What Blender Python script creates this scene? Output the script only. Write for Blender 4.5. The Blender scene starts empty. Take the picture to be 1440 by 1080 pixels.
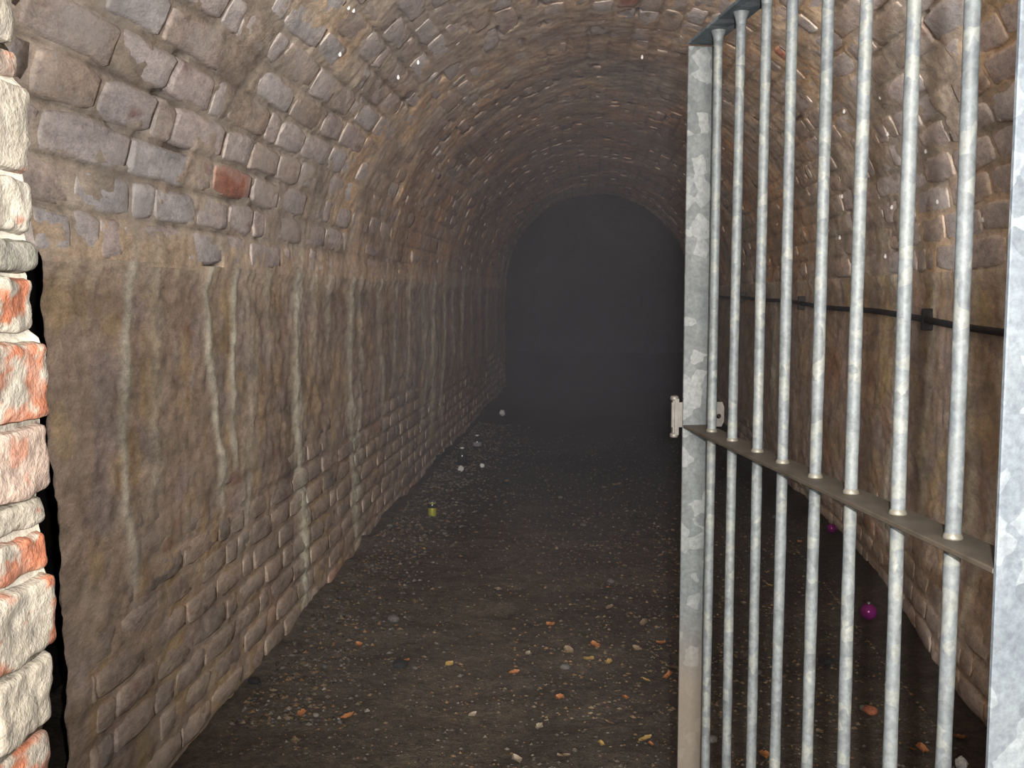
import bpy, math
import numpy as np
from mathutils import Vector, Matrix, Euler

# ------------------------------------------------------------------ camera, world, lights, exposure
SC = bpy.context.scene
COL = SC.collection
EYE = 1.30                                   # eye height over the dirt floor
F = 1431.0                                   # focal length in pixels of the 1440 px wide frame
PITCH = math.atan(128.0 / F)
YAW = math.radians(4.38)
cd = bpy.data.cameras.new('camera')
cam = bpy.data.objects.new('camera', cd)
COL.objects.link(cam)
cam.location = (0, 0, EYE)
cam.rotation_euler = (math.pi / 2 - PITCH, 0, YAW)
cd.sensor_width = 36.0
cd.lens = 36.0 * F / 1440.0
cd.clip_start = 0.02
SC.camera = cam
CM = Euler((math.pi / 2 - PITCH, 0, YAW)).to_matrix()

wd = bpy.data.worlds.new('world')
SC.world = wd
wd.use_nodes = True
wd.node_tree.nodes['Background'].inputs[0].default_value = (0.80, 0.86, 1.0, 1)
wd.node_tree.nodes['Background'].inputs[1].default_value = 0.09

def light(name, kind, loc, energy, color, target=None, **kw):
    ld = bpy.data.lights.new(name, kind)
    ld.energy = energy
    ld.color = color
    for k, v in kw.items():
        setattr(ld, k, v)
    o = bpy.data.objects.new(name, ld)
    COL.objects.link(o)
    o.location = loc
    if target is not None:
        o.rotation_euler = (Vector(target) - Vector(loc)).to_track_quat('-Z', 'Y').to_euler()
    return o

# the camera's own flash, a hand's width to the right of and above the lens
light('camera_flash', 'SPOT', (0.045, -0.02, EYE + 0.055), 275, (1.0, 0.965, 0.93), (0.55, 6.0, EYE + 0.15),
      spot_size=math.radians(112), spot_blend=1.0, shadow_soft_size=0.008)
# unseen fill lamp added behind the camera to lift the far tunnel
light('rear_fill', 'AREA', (0.0, -2.6, 1.95), 620, (1.0, 0.92, 0.82), (0.05, 8.0, 1.2),
      shape='RECTANGLE', size=1.6, size_y=1.6)

SC.view_settings.view_transform = 'Standard'
SC.view_settings.look = 'None'
SC.view_settings.gamma = 1.0
SC.view_settings.use_curve_mapping = False
SC.view_settings.exposure = 0.0
SC.cycles.volume_bounces = 1
SC.cycles.max_bounces = 6

# ------------------------------------------------------------------ helpers
rng = np.random.default_rng(11)

def _hash(ix, iy, iz, seed):
    h = (ix.astype(np.int64) * 374761393 + iy.astype(np.int64) * 668265263 + iz.astype(np.int64) * 2147483647 + seed * 974634777) & 0xffffffff
    h = ((h ^ (h >> 13)) * 1274126177) & 0xffffffff
    h = ((h ^ (h >> 16)) * 2246822519) & 0xffffffff
    return ((h ^ (h >> 15)) & 0xffffff) / float(0xffffff)

def vnoise(p, seed=0):
    i = np.floor(p).astype(np.int64)
    f = p - i
    f = f * f * (3 - 2 * f)
    r = 0
    for dx in (0, 1):
        wx = f[:, 0] if dx else 1 - f[:, 0]
        for dy in (0, 1):
            wy = f[:, 1] if dy else 1 - f[:, 1]
            for dz in (0, 1):
                wz = f[:, 2] if dz else 1 - f[:, 2]
                r = r + wx * wy * wz * _hash(i[:, 0] + dx, i[:, 1] + dy, i[:, 2] + dz, seed)
    return r * 2 - 1

def fbm(p, octaves=3, seed=0):
    r, a, t = 0, 1.0, 0
    for k in range(octaves):
        r = r + a * vnoise(p * (2.03 ** k) + 17.3 * k, seed + k)
        t += a
        a *= 0.5
    return r / t

def sstep(a, b, x):
    t = np.clip((x - a) / (b - a), 0, 1)
    return t * t * (3 - 2 * t)

def link(name, me, mat, parent=None, kind=None, loc=None):
    o = bpy.data.objects.new(name, me)
    if mat is not None and len(me.materials) == 0:
        me.materials.append(mat)
    COL.objects.link(o)
    if parent is not None:
        o.parent = parent
    if kind:
        o['kind'] = kind
    if loc is not None:
        o.location = loc
    return o

def npmesh(name, verts, quads, cols=None, smooth=True):
    verts = np.asarray(verts, dtype=np.float32)
    quads = np.asarray(quads, dtype=np.int32)
    me = bpy.data.meshes.new(name)
    me.vertices.add(len(verts))
    me.vertices.foreach_set('co', verts.ravel())
    n = quads.shape[1]
    me.loops.add(quads.size)
    me.loops.foreach_set('vertex_index', quads.ravel())
    me.polygons.add(len(quads))
    me.polygons.foreach_set('loop_start', np.arange(0, quads.size, n, dtype=np.int32))
    me.polygons.foreach_set('use_smooth', np.full(len(quads), smooth))
    me.update(calc_edges=True)
    if cols is not None:
        a = me.color_attributes.new('col', 'FLOAT_COLOR', 'POINT')
        c = np.ones((len(verts), 4), dtype=np.float32)
        c[:, :cols.shape[1]] = cols
        a.data.foreach_set('color', c.ravel())
    return me

def grid_quads(nu, nv, flip=False):
    a = (np.arange(nu - 1)[:, None] * nv + np.arange(nv - 1)[None, :]).ravel()
    q = np.stack([a, a + nv, a + nv + 1, a + 1], 1)
    return q[:, ::-1] if flip else q

def tag(o, label, cat, group=None):
    o['label'] = label
    o['category'] = cat
    if group:
        o['group'] = group
    return o

def empty(name, loc, label, cat, group=None, rotz=0.0):
    o = bpy.data.objects.new(name, None)
    COL.objects.link(o)
    o.location = loc
    o.rotation_euler = (0, 0, rotz)
    o.empty_display_size = 0.05
    return tag(o, label, cat, group)

def px_on_y(px, py, Y):
    """world point seen at a pixel of the 1440 x 1080 photograph, at depth Y"""
    d = CM @ Vector(((px - 720) / F, -(py - 540) / F, -1))
    return Vector((0, 0, EYE)) + d * (Y / d.y)

def px_on_floor(px, py, z=0.0):
    d = CM @ Vector(((px - 720) / F, -(py - 540) / F, -1))
    return Vector((0, 0, EYE)) + d * ((z - EYE) / d.z)

# ------------------------------------------------------------------ materials
def new_mat(name):
    m = bpy.data.materials.new(name)
    m.use_nodes = True
    nt = m.node_tree
    b = nt.nodes['Principled BSDF']
    return m, nt, b

def N(nt, typ, **kw):
    n = nt.nodes.new(typ)
    for k, v in kw.items():
        setattr(n, k, v)
    return n

def noise_node(nt, vec, scale, detail=4, rough=0.6):
    n = N(nt, 'ShaderNodeTexNoise')
    n.inputs['Scale'].default_value = scale
    n.inputs['Detail'].default_value = detail
    n.inputs['Roughness'].default_value = rough
    nt.links.new(vec, n.inputs['Vector'])
    return n.outputs['Fac']

def ramp(nt, fac, stops):
    r = N(nt, 'ShaderNodeValToRGB')
    e = r.color_ramp.elements
    e[0].position, e[0].color = stops[0][0], (*stops[0][1], 1)
    e[1].position, e[1].color = stops[-1][0], (*stops[-1][1], 1)
    for p, c in stops[1:-1]:
        x = e.new(p)
        x.color = (*c, 1)
    nt.links.new(fac, r.inputs['Fac'])
    return r.outputs['Color']

def mixc(nt, fac, a, b, mode='MIX'):
    m = N(nt, 'ShaderNodeMix', data_type='RGBA', blend_type=mode)
    for s, v in ((m.inputs[0], fac), (m.inputs[6], a), (m.inputs[7], b)):
        if isinstance(v, (int, float)):
            s.default_value = v
        elif isinstance(v, tuple):
            s.default_value = (*v, 1)
        else:
            nt.links.new(v, s)
    return m.outputs[2]

def bump(nt, b, heights):
    prev = None
    for h, strength, dist in heights:
        n = N(nt, 'ShaderNodeBump')
        n.inputs['Strength'].default_value = strength
        n.inputs['Distance'].default_value = dist
        nt.links.new(h, n.inputs['Height'])
        if prev is not None:
            nt.links.new(prev, n.inputs['Normal'])
        prev = n.outputs['Normal']
    nt.links.new(prev, b.inputs['Normal'])

def masonry(name, blotch=0.5, film=(0.36, 0.35, 0.33), film_amt=0.35, rough=0.7, red=0.0, spec=0.2, relief=1.0, gain=1.0, stretch=.5):
    m, nt, b = new_mat(name)
    g0 = N(nt, 'ShaderNodeNewGeometry').outputs['Position']
    vm = N(nt, 'ShaderNodeVectorMath', operation='MULTIPLY')
    vm.inputs[1].default_value = (1, stretch, 1)
    nt.links.new(g0, vm.inputs[0])
    g = vm.outputs[0]
    at = N(nt, 'ShaderNodeAttribute', attribute_name='col').outputs['Color']
    n1 = noise_node(nt, g, 9, 5, .65)
    n2 = noise_node(nt, g, 46, 4, .7)
    n3 = noise_node(nt, g, 230, 2, .6)
    v1 = ramp(nt, n1, [(.28, (1 - blotch,) * 3), (.52, (1, 1, 1)), (.75, (1 + blotch * .35, 1 + blotch * .3, 1 + blotch * .22))])
    c = mixc(nt, 1.0, at, v1, 'MULTIPLY')
    v2 = ramp(nt, n2, [(.3, (.72, .70, .70)), (.5, (1, 1, 1)), (.72, (1.25, 1.22, 1.18))])
    c = mixc(nt, 1.0, c, v2, 'MULTIPLY')
    v3 = ramp(nt, n3, [(.3, (.84, .84, .84)), (.7, (1.14, 1.14, 1.14))])
    c = mixc(nt, 1.0, c, v3, 'MULTIPLY')
    c = mixc(nt, 1.0, c, (gain, gain, gain), 'MULTIPLY')
    nf = noise_node(nt, g, 5.2, 6, .72)
    ff = ramp(nt, nf, [(.47, (0, 0, 0)), (.66, (film_amt,) * 3)])
    c = mixc(nt, ff, c, film)
    if red:
        nr = noise_node(nt, g, 6.3, 4, .6)
        fr = ramp(nt, nr, [(.63, (0, 0, 0)), (.70, (red,) * 3)])
        c = mixc(nt, fr, c, (0.24, 0.085, 0.055))
    nt.links.new(c, b.inputs['Base Color'])
    b.inputs['Roughness'].default_value = rough
    b.inputs['Specular IOR Level'].default_value = spec
    bump(nt, b, [(n1, .35 * relief, .02), (n2, .55 * relief, .008), (n3, .45 * relief, .0018)])
    return m

M_brick = masonry('weathered_brick', .4, (0.56, 0.525, 0.51), .7, red=.5, gain=1.9, relief=.8)
M_mortar = masonry('lime_mortar', .4, (0.56, 0.50, 0.44), .7, gain=1.8, relief=.8)
M_wallbrick = masonry('damp_wall_brick', .5, (0.42, 0.36, 0.30), .5, red=.35, gain=1.75)
M_crust = masonry('mineral_crust', .45, (0.42, 0.36, 0.30), .4, rough=.55, red=.35, relief=.8, gain=1.75)
M_right = masonry('brightened_right_crust', .45, (0.46, 0.39, 0.34), .45, rough=.6, red=.3, relief=.8, gain=2.7)  # right wall colour raised to stand in for light the gate and pier block
M_rightbrick = masonry('brightened_right_brick', .5, (0.46, 0.39, 0.34), .5, red=.3, gain=2.7)  # bricks brightened the same way, missing light put into the colour
M_pier = masonry('limewashed_pier_brick', .3, (0.50, 0.47, 0.41), .5, rough=.85, red=0, relief=.8, gain=1.0, stretch=1.0)
M_earth = masonry('dark_earth', .5, (0.05, 0.05, 0.05), .2, rough=.95, spec=.1)

def floor_mat():
    m, nt, b = new_mat('trodden_dirt')
    g = N(nt, 'ShaderNodeNewGeometry').outputs['Position']
    at = N(nt, 'ShaderNodeAttribute', attribute_name='col').outputs['Color']
    n1 = noise_node(nt, g, 3.0, 5, .6)
    n2 = noise_node(nt, g, 30, 6, .75)
    n3 = noise_node(nt, g, 150, 3, .7)
    c = mixc(nt, 1.0, at, ramp(nt, n1, [(.3, (.7, .68, .66)), (.7, (1.25, 1.22, 1.15))]), 'MULTIPLY')
    c = mixc(nt, 1.0, c, ramp(nt, n2, [(.32, (.55, .53, .52)), (.5, (.95, .95, .95)), (.68, (1.45, 1.38, 1.28))]), 'MULTIPLY')
    c = mixc(nt, 1.0, c, ramp(nt, n3, [(.35, (.7, .7, .7)), (.65, (1.3, 1.3, 1.3))]), 'MULTIPLY')
    nt.links.new(c, b.inputs['Base Color'])
    b.inputs['Roughness'].default_value = .85
    b.inputs['Specular IOR Level'].default_value = .2
    bump(nt, b, [(n1, .4, .04), (n2, .8, .02), (n3, .6, .004)])
    return m
M_floor = floor_mat()

def simple(name, color, rough=.6, metal=0.0, spec=.4, var=.35, scale=60, bumpd=.001):
    m, nt, b = new_mat(name)
    tc = N(nt, 'ShaderNodeTexCoord').outputs['Object']
    n1 = noise_node(nt, tc, scale, 4, .6)
    c = mixc(nt, 1.0, color, ramp(nt, n1, [(.3, (1 - var,) * 3), (.7, (1 + var,) * 3)]), 'MULTIPLY')
    nt.links.new(c, b.inputs['Base Color'])
    b.inputs['Roughness'].default_value = rough
    b.inputs['Metallic'].default_value = metal
    b.inputs['Specular IOR Level'].default_value = spec
    if bumpd:
        bump(nt, b, [(n1, .5, bumpd)])
    return m

def galvanised(name, base, flake, spangle=38.0, dirt=.0, metal=.25):
    m, nt, b = new_mat(name)
    g = N(nt, 'ShaderNodeNewGeometry').outputs['Position']
    nz = N(nt, 'ShaderNodeTexNoise')
    nz.inputs['Scale'].default_value = 30
    nt.links.new(g, nz.inputs['Vector'])
    sc = N(nt, 'ShaderNodeVectorMath', operation='SCALE')
    sc.inputs['Scale'].default_value = .02
    nt.links.new(nz.outputs['Color'], sc.inputs[0])
    ad = N(nt, 'ShaderNodeVectorMath', operation='ADD')
    nt.links.new(g, ad.inputs[0])
    nt.links.new(sc.outputs[0], ad.inputs[1])
    vo = N(nt, 'ShaderNodeTexVoronoi')
    vo.inputs['Scale'].default_value = spangle
    nt.links.new(ad.outputs[0], vo.inputs['Vector'])
    sp = N(nt, 'ShaderNodeSeparateColor')
    nt.links.new(vo.outputs['Color'], sp.inputs[0])
    dark = tuple(x * .78 for x in base)
    c = ramp(nt, sp.outputs[0], [(.0, dark), (.35, base), (.74, base), (.80, flake), (1.0, flake)])
    n1 = noise_node(nt, g, 14, 4, .6)
    c = mixc(nt, 1.0, c, ramp(nt, n1, [(.3, (.82, .84, .86)), (.7, (1.14, 1.12, 1.08))]), 'MULTIPLY')
    n2 = noise_node(nt, g, 120, 3, .7)
    c = mixc(nt, 1.0, c, ramp(nt, n2, [(.35, (.80, .80, .82)), (.65, (1.18, 1.18, 1.16))]), 'MULTIPLY')
    # mud splashed over the bottom of the gate
    if dirt:
        sx = N(nt, 'ShaderNodeSeparateXYZ')
        nt.links.new(g, sx.inputs[0])
        mr = N(nt, 'ShaderNodeMapRange')
        mr.inputs['From Min'].default_value = .68
        mr.inputs['From Max'].default_value = .52
        mr.inputs['To Max'].default_value = dirt
        nt.links.new(sx.outputs['Z'], mr.inputs['Value'])
        c = mixc(nt, mr.outputs[0], c, (.088, .070, .052))
    nt.links.new(c, b.inputs['Base Color'])
    b.inputs['Metallic'].default_value = metal
    b.inputs['Roughness'].default_value = .62
    b.inputs['Specular IOR Level'].default_value = .3
    bump(nt, b, [(n2, .3, .001)])
    return m

M_galv_far = galvanised('spangled_zinc', (.062, .069, .072), (.098, .105, .107), 36, .75, .12)
M_galv_near = galvanised('pale_spangled_zinc', (.072, .085, .098), (.098, .112, .124), 26, 0, .12)
M_bar = galvanised('bar_zinc', (.078, .087, .092), (.098, .104, .100), 60, 0, .1)
M_rail = simple('dusty_rail_steel', (.045, .036, .027), .6, .2, var=.3, scale=25)
M_toprail = galvanised('blue_grey_zinc', (.075, .095, .11), (.12, .135, .15), 30, 0, .2)
M_weld = simple('weld_metal', (.085, .08, .065), .5, .2, var=.3, scale=90)

# ------------------------------------------------------------------ tunnel section: floor - left wall - vault - right wall
XL, XR, ZC = -1.15, 1.33, 1.378
XC, R = (XL + XR) / 2, (XR - XL) / 2
ARC = math.pi * R
U1, U2, U3 = ZC, ZC + ARC, 2 * ZC + ARC
Y_END = 13.6

def wav(u, y):
    p = np.stack([u * .9, y * .7, np.zeros_like(u)], 1)
    foot = .13 * sstep(4.7, 3.1, y) * sstep(U3 - .62, U3 - .02, u)          # bulging foot of the right wall
    return .022 * fbm(p, 2, 5) + foot

def section(u, y, d):
    """surface point at arc length u round the section, depth y, d metres proud of the face"""
    d = d + wav(u, y)
    out = np.zeros((len(u), 3))
    out[:, 1] = y
    l, r = u < U1, u > U2
    a = ~(l | r)
    out[l, 0] = XL + d[l]
    out[l, 2] = u[l]
    ph = (u[a] - U1) / R
    out[a, 0] = XC - (R - d[a]) * np.cos(ph)
    out[a, 2] = ZC + (R - d[a]) * np.sin(ph)
    out[r, 0] = XR - d[r]
    out[r, 2] = ZC - (u[r] - U2)
    return out

def y_start(u):
    """ragged front end of the lining; the left wall starts further in than the vault"""
    k = sstep(U1 + .55, U1 - .05, u)
    return 1.45 + k * .625 - .022 * sstep(.6, 1.2, u) * sstep(U1 + .3, U1, u) + .012 * sstep(.7, .2, u) + .006 * np.sin(u * 17) + .005 * np.sin(u * 43 + 1) + .003 * np.sin(u * 97)

# pale lime runs on the left wall: (depth, width, lowest z, strength, meander)
RUNS_L = [(2.42, .018, .55, .75, .03), (2.55, .035, .7, .35, .03), (2.98, .022, .62, 1.0, .05), (3.17, .022, .72, 1.0, .03), (3.30, .05, .45, .35, .03),
          (3.55, .03, 1.1, .5, .02), (3.93, .042, .02, 1.25, .02), (4.15, .05, 1.0, .5, .03), (4.42, .03, 1.0, .5, .03), (4.83, .05, .05, .95, .03), (5.02, .03, .35, .6, .03),
          (5.55, .05, .5, .55, .04), (5.95, .045, .7, .5, .03), (6.35, .03, .6, .7, .04), (6.9, .07, .3, .65, .04),
          (7.3, .10, .25, 1.0, .04), (7.8, .07, .3, .9, .05), (8.35, .10, .7, 1.0, .05), (9.0, .10, .6, 1.0, .05), (9.7, .09, .6, .7, .05),
          (10.5, .1, .6, .7, .06), (11.3, .1, .6, .6, .05), (12.2, .1, .6, .6, .05)]
RUNS_R = [(3.35, .03, .1, .5, .03), (3.6, .04, .2, .7, .04), (4.05, .03, .3, .4, .03), (4.5, .05, .1, .55, .04), (5.2, .05, .5, .5, .04), (6.1, .06, .4, .5, .05), (7.4, .08, .4, .5, .05)]

def runs(u, y, left):
    z = u if left else (U3 - u)
    s = np.zeros_like(u)
    for k, (y0, w, zl, st, mea) in enumerate(RUNS_L if left else RUNS_R):
        c = y0 + mea * np.sin(z * 5.1 + k * 2.1) * (1.0 - .2 * np.sin(z * 13 + k)) + .008 * np.sin(z * 31 + k)
        ww = w * (.75 + .35 * np.sin(z * 7.7 + k * 1.3) ** 2)
        g = np.exp(-((y - c) / (ww * 1.4)) ** 2) * sstep(zl - .08, zl + .15, z) * sstep(ZC + .15, ZC + .02, z)
        s = np.maximum(s, g * st)
    return s

def crust_mask(u, y, left):
    """where the crust hides the bricks of a wall: high up and near the mouth"""
    z = u if left else (U3 - u)
    p = np.stack([z * 2.2, y * 1.3, np.full_like(u, 3.0 if left else 9.0)], 1)
    n = fbm(p, 3, 21)
    lo = (.54 + .10 * np.clip(y - 3, 0, 2) - .035 * np.clip(y - 5.5, 0, 8)) if left else np.full_like(y, .25)
    m = sstep(-.14, .16, (z - lo) * .9 + n * .26)
    return m

def wander(u, y, which):
    p = np.stack([u * 1.1, y * .9, np.zeros_like(u)], 1)
    return (.020 if which == 'ceiling' else .008) * fbm(p, 2, 131)

def spring_band(u, y):
    """tan crust smeared over the first vault course above the left wall"""
    p = np.stack([u, y, np.full_like(u, 6.0)], 1)
    return sstep(U1 + .115, U1 + .05, u + .05 * fbm(p * 5, 2, 53))

def holes(u, y):
    p = np.stack([u, y, np.full_like(u, 4.0)], 1)
    return sstep(.40, .52, fbm(p * np.array([8, 6, 1]), 2, 57)) * sstep(-.2, .3, fbm(p * 1.5, 2, 58))

CH_W = U1 / round(U1 / .086)
CH_V = ARC / round(ARC / .108)
def bed(u, y, which):
    """1 in the bed joints between courses, where they are weathered out"""
    p = np.stack([u, y, np.full_like(u, 8.0)], 1)
    if which == 'ceiling':
        ph = ((u - U1 - wander(u, y, which)) / CH_V) % 1.0
        k = .25 + .75 * sstep(-.15, .3, fbm(p * np.array([2.2, 1.6, 1]), 2, 59))
    else:
        ph = (((u if which == 'left' else u - U2) - wander(u, y, which)) / CH_W) % 1.0
        k = .35 + .65 * sstep(-.25, .2, fbm(p * np.array([2.6, 1.8, 1]), 2, 60))
    return np.exp(-(np.minimum(ph, 1 - ph) / .075) ** 2) * k

def mortar_d(u, y, which):
    p = np.stack([u, y, np.full_like(u, 1.0)], 1)
    base = -.0085 + .0055 * fbm(p * 7, 3, 31) + .0035 * fbm(p * 30, 2, 41)
    if which == 'ceiling':
        thick = np.maximum(sstep(-.25, .45, fbm(p * 3.2, 3, 51) + .15 * sstep(3.6, 6.5, y)), spring_band(u, y))
        return base + .0125 + thick * .0055 + .016 - .022 * holes(u, y) - .010 * bed(u, y, which) * (1 - .8 * spring_band(u, y))
    left = which == 'left'
    m = crust_mask(u, y, left)
    r = runs(u, y, left)
    bd = bed(u, y, which)
    groove = bd * .8
    zt = u if left else (U3 - u)
    lip = .014 * sstep(ZC - .07, ZC, zt + .02 * fbm(p * 4, 2, 69))
    return base + lip + .0130 - .010 * bd * (1 - m) + m * (.0085 + .007 * fbm(p * 4, 3, 61) + .004 * fbm(p * 18, 2, 66) - .0045 * groove) + np.minimum(r, 1.3) * .006

def lerp(a, b, t):
    return a + (b - a) * t[:, None]

def mortar_col(u, y, which):
    p = np.stack([u, y, np.full_like(u, 2.0)], 1)
    n = fbm(p * 3.1, 4, 71) * .5 + .5
    if which == 'ceiling':
        c = lerp(np.array([.26, .225, .19]), np.array([.40, .345, .285]), sstep(.3, .7, n))
        c = lerp(c, c * .6, bed(u, y, which))
        # brown damp over the crown further in
        br = sstep(3.6, 6.0, y) * sstep(-.35, .15, fbm(p * .8, 2, 77))
        c = lerp(c, c * np.array([.92, .74, .58]), br)
        # right side of the vault lightened in place of light blocked there
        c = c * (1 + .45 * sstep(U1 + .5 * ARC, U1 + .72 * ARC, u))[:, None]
        c = lerp(c, np.array([.36, .28, .205]), spring_band(u, y) * .9)
        pt = fbm(p * np.array([2.6, 2.0, 1]), 3, 87)
        c = lerp(c, c * np.array([1.25, 1.1, .92]), sstep(.05, .4, pt))
        c = lerp(c, c * np.array([.74, .70, .70]), sstep(.05, .4, -pt) * .8)
        c = lerp(c, np.array([.40, .37, .31]), np.clip(runs(u, y, True), 0, 1) * (u < U1 + .2) * .7)
        c = lerp(c, c * .28, holes(u, y))
        v = sstep(.06, .0, np.abs(fbm(p * np.array([5, 3, 1]), 3, 81))) * sstep(.0, .4, fbm(p * 1.1, 2, 83))  # white mineral veins along the joints
        return lerp(c, np.array([.46, .44, .38]), v * .8)
    left = which == 'left'
    bdk = bed(u, y, which) * (1 - .75 * crust_mask(u, y, left))
    c = lerp(np.array([.165, .125, .092]), np.array([.27, .215, .175]), n)
    pu = sstep(.0, .35, fbm(p * 6.5, 3, 73))
    c = lerp(c, np.array([.22, .18, .165]), pu * .8)
    oc = sstep(.05, .4, fbm(p * np.array([7, 9, 1]) + 9, 3, 74))
    c = lerp(c, np.array([.25, .185, .115]), oc * .85)
    rd = sstep(.25, .55, fbm(p * 1.7, 3, 91))
    c = lerp(c, np.array([.235, .135, .085]), rd * .75)
    dk = sstep(.2, .6, fbm(p * np.array([1.2, 2.4, 1]), 3, 95))
    c = lerp(c, c * .55, dk * .8)
    c = lerp(c, c * .5, bdk)
    z = u if left else (U3 - u)
    top = sstep(ZC - .10, ZC - .01, z + .03 * fbm(p * 5, 2, 97))
    c = lerp(c, np.array([.36, .30, .235]), top * .7)
    yl = sstep(.35, .6, fbm(p * 2.6, 3, 99)) * (1 if not left else .4)
    c = lerp(c, np.array([.30, .235, .11]), yl * .6)
    r = np.clip(runs(u, y, left), 0, 1)
    return lerp(c, np.array([.40, .39, .33]), r * .95)

def mortar_object(name, ua, ub, which, ys, nu, mat):
    us = np.linspace(ua, ub, nu)
    U, Y = np.meshgrid(us, ys, indexing='ij')
    u, y = U.ravel(), Y.ravel()
    y = np.maximum(y, y_start(u))
    d = mortar_d(u, y, which)
    v = section(u, y, d)
    me = npmesh(name, v, grid_quads(nu, len(ys)), mortar_col(u, y, which))
    return link(name, me, mat, kind='structure')

ys = np.concatenate([np.arange(1.45, 4.5, .014), np.arange(4.5, 8, .022), np.arange(8, Y_END + .01, .04)])
wall_left = mortar_object('wall_left', -.15, U1, 'left', ys, 120, M_crust)
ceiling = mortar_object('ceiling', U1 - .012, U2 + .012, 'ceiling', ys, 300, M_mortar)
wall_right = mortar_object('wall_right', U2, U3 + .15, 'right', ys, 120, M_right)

# bricks: one mesh each for the 300 that show largest, the rest of each surface joined
S_HI = np.array([-1, -.985, -.9, -.5, 0, .5, .9, .985, 1])
T_HI = np.array([-1, -.96, -.72, 0, .72, .96, 1])
S_LO = np.array([-1, -.97, -.6, .6, .97, 1])
T_LO = np.array([-1, -.94, 0, .94, 1])

def brick_batch(spec, s, t, which, seed):
    """spec rows: u0, u1, y0, y1, height, tilt_u, tilt_y, r, g, b -> vertex array (n, ns*nt, 3), colours"""
    n = len(spec)
    Sg, Tg = np.meshgrid(s, t, indexing='ij')
    Sg, Tg = Sg.ravel()[None], Tg.ravel()[None]
    u0, u1, y0, y1, h, tu, ty = [spec[:, i:i + 1] for i in range(7)]
    a = np.maximum(np.abs(Sg), 0 * h)
    bb = np.abs(Tg)
    uc, yc, hu, hy = (u0 + u1) / 2, (y0 + y1) / 2, (u1 - u0) / 2, (y1 - y0) / 2
    # corners pulled in so that every brick is worn round
    cr = 1 - .10 * (np.abs(Sg) ** 4) * (np.abs(Tg) ** 4)
    y = yc + Sg * hy * cr
    u = uc + Tg * hu * (1 - .16 * (np.abs(Sg) ** 6) * (np.abs(Tg) ** 3))
    d = h + tu * Tg + ty * Sg
    if which == 'ceiling':
        d = d - .004 * sstep(3.4, 5.0, yc)
    # arrises
    d = d - ((.003 if which == 'ceiling' else .005) * (a + 0 * h) ** 4 + .0065 * sstep(.75, 1.0, bb + 0 * h))
    ring = (np.abs(Sg) > .999) | (np.abs(Tg) > .999)
    d = np.where(ring + (0 * h > 1), -.035, d)
    uf, yf = (u + 0 * y).ravel(), (y + 0 * u).ravel()
    df = (d + 0 * u).ravel()
    p = np.stack([uf, yf, np.full_like(uf, seed)], 1)
    ring_f = np.broadcast_to(ring, (n, ring.shape[1])).ravel()
    df = np.where(ring_f, df, df + .0042 * fbm(p * 22, 2, 101) + .003 * vnoise(p * 60, 103))
    k = 1.0 if which == 'ceiling' else .5
    uf2 = uf + wander(uf, yf, which) * sstep(.03, .15, np.minimum(uf - U1, U2 - uf) if which == 'ceiling' else np.where(uf < U1, np.minimum(uf, U1 - uf), np.minimum(uf - U2, U3 - uf))) + .011 * k * fbm(p * 11, 2, 105)
    yf2 = yf + .016 * k * fbm(p * 9, 2, 107)
    v = section(uf2, yf2, df)
    c = np.repeat(spec[:, 7:10], Sg.shape[1], 0)
    stain = fbm(p * 12, 2, 109)
    c = c * (1 + .18 * stain[:, None])
    # lime crust creeping on from the joints
    ed = np.maximum(np.broadcast_to(np.abs(Sg), (n, Sg.shape[1])).ravel() ** 8, np.broadcast_to(np.abs(Tg), (n, Sg.shape[1])).ravel() ** 6)
    mc = mortar_col(uf, yf, which)
    c = c + (mc - c) * (ed * .55)[:, None]
    if which == 'ceiling':
        c = c * (1 + .45 * sstep(U1 + .5 * ARC, U1 + .72 * ARC, uf))[:, None]  # blocked light made up in the colour of the right-hand vault bricks
    else:
        rr = np.clip(runs(uf, yf, which == 'left'), 0, 1)
        c = lerp(c, np.array([.38, .375, .32]), rr * .9)
    return v.reshape(n, -1, 3), c.reshape(n, -1, 3)

def pick_col(n, which, y):
    k = rng.random(n)
    if which == 'ceiling':
        pal = np.array([[.32, .293, .29], [.315, .275, .268], [.33, .317, .325], [.29, .245, .222], [.275, .225, .19], [.27, .12, .085], [.20, .185, .175]])
        pr = np.array([.27, .27, .19, .12, .11, .015, .025])
    else:
        pal = np.array([[.20, .165, .14], [.215, .172, .145], [.185, .155, .138], [.23, .19, .165], [.215, .14, .105], [.155, .135, .12]])
        pr = np.array([.3, .25, .2, .14, .04, .07])
    idx = np.searchsorted(np.cumsum(pr / pr.sum()), k)
    c = pal[np.clip(idx, 0, len(pal) - 1)] * (1 + .12 * (rng.random((n, 1)) - .5))
    if which == 'ceiling':
        br = (sstep(3.8, 6.5, y) * .8)[:, None]
        c = c * (1 - br) + c * np.array([.95, .78, .62]) * br
    return c

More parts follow.
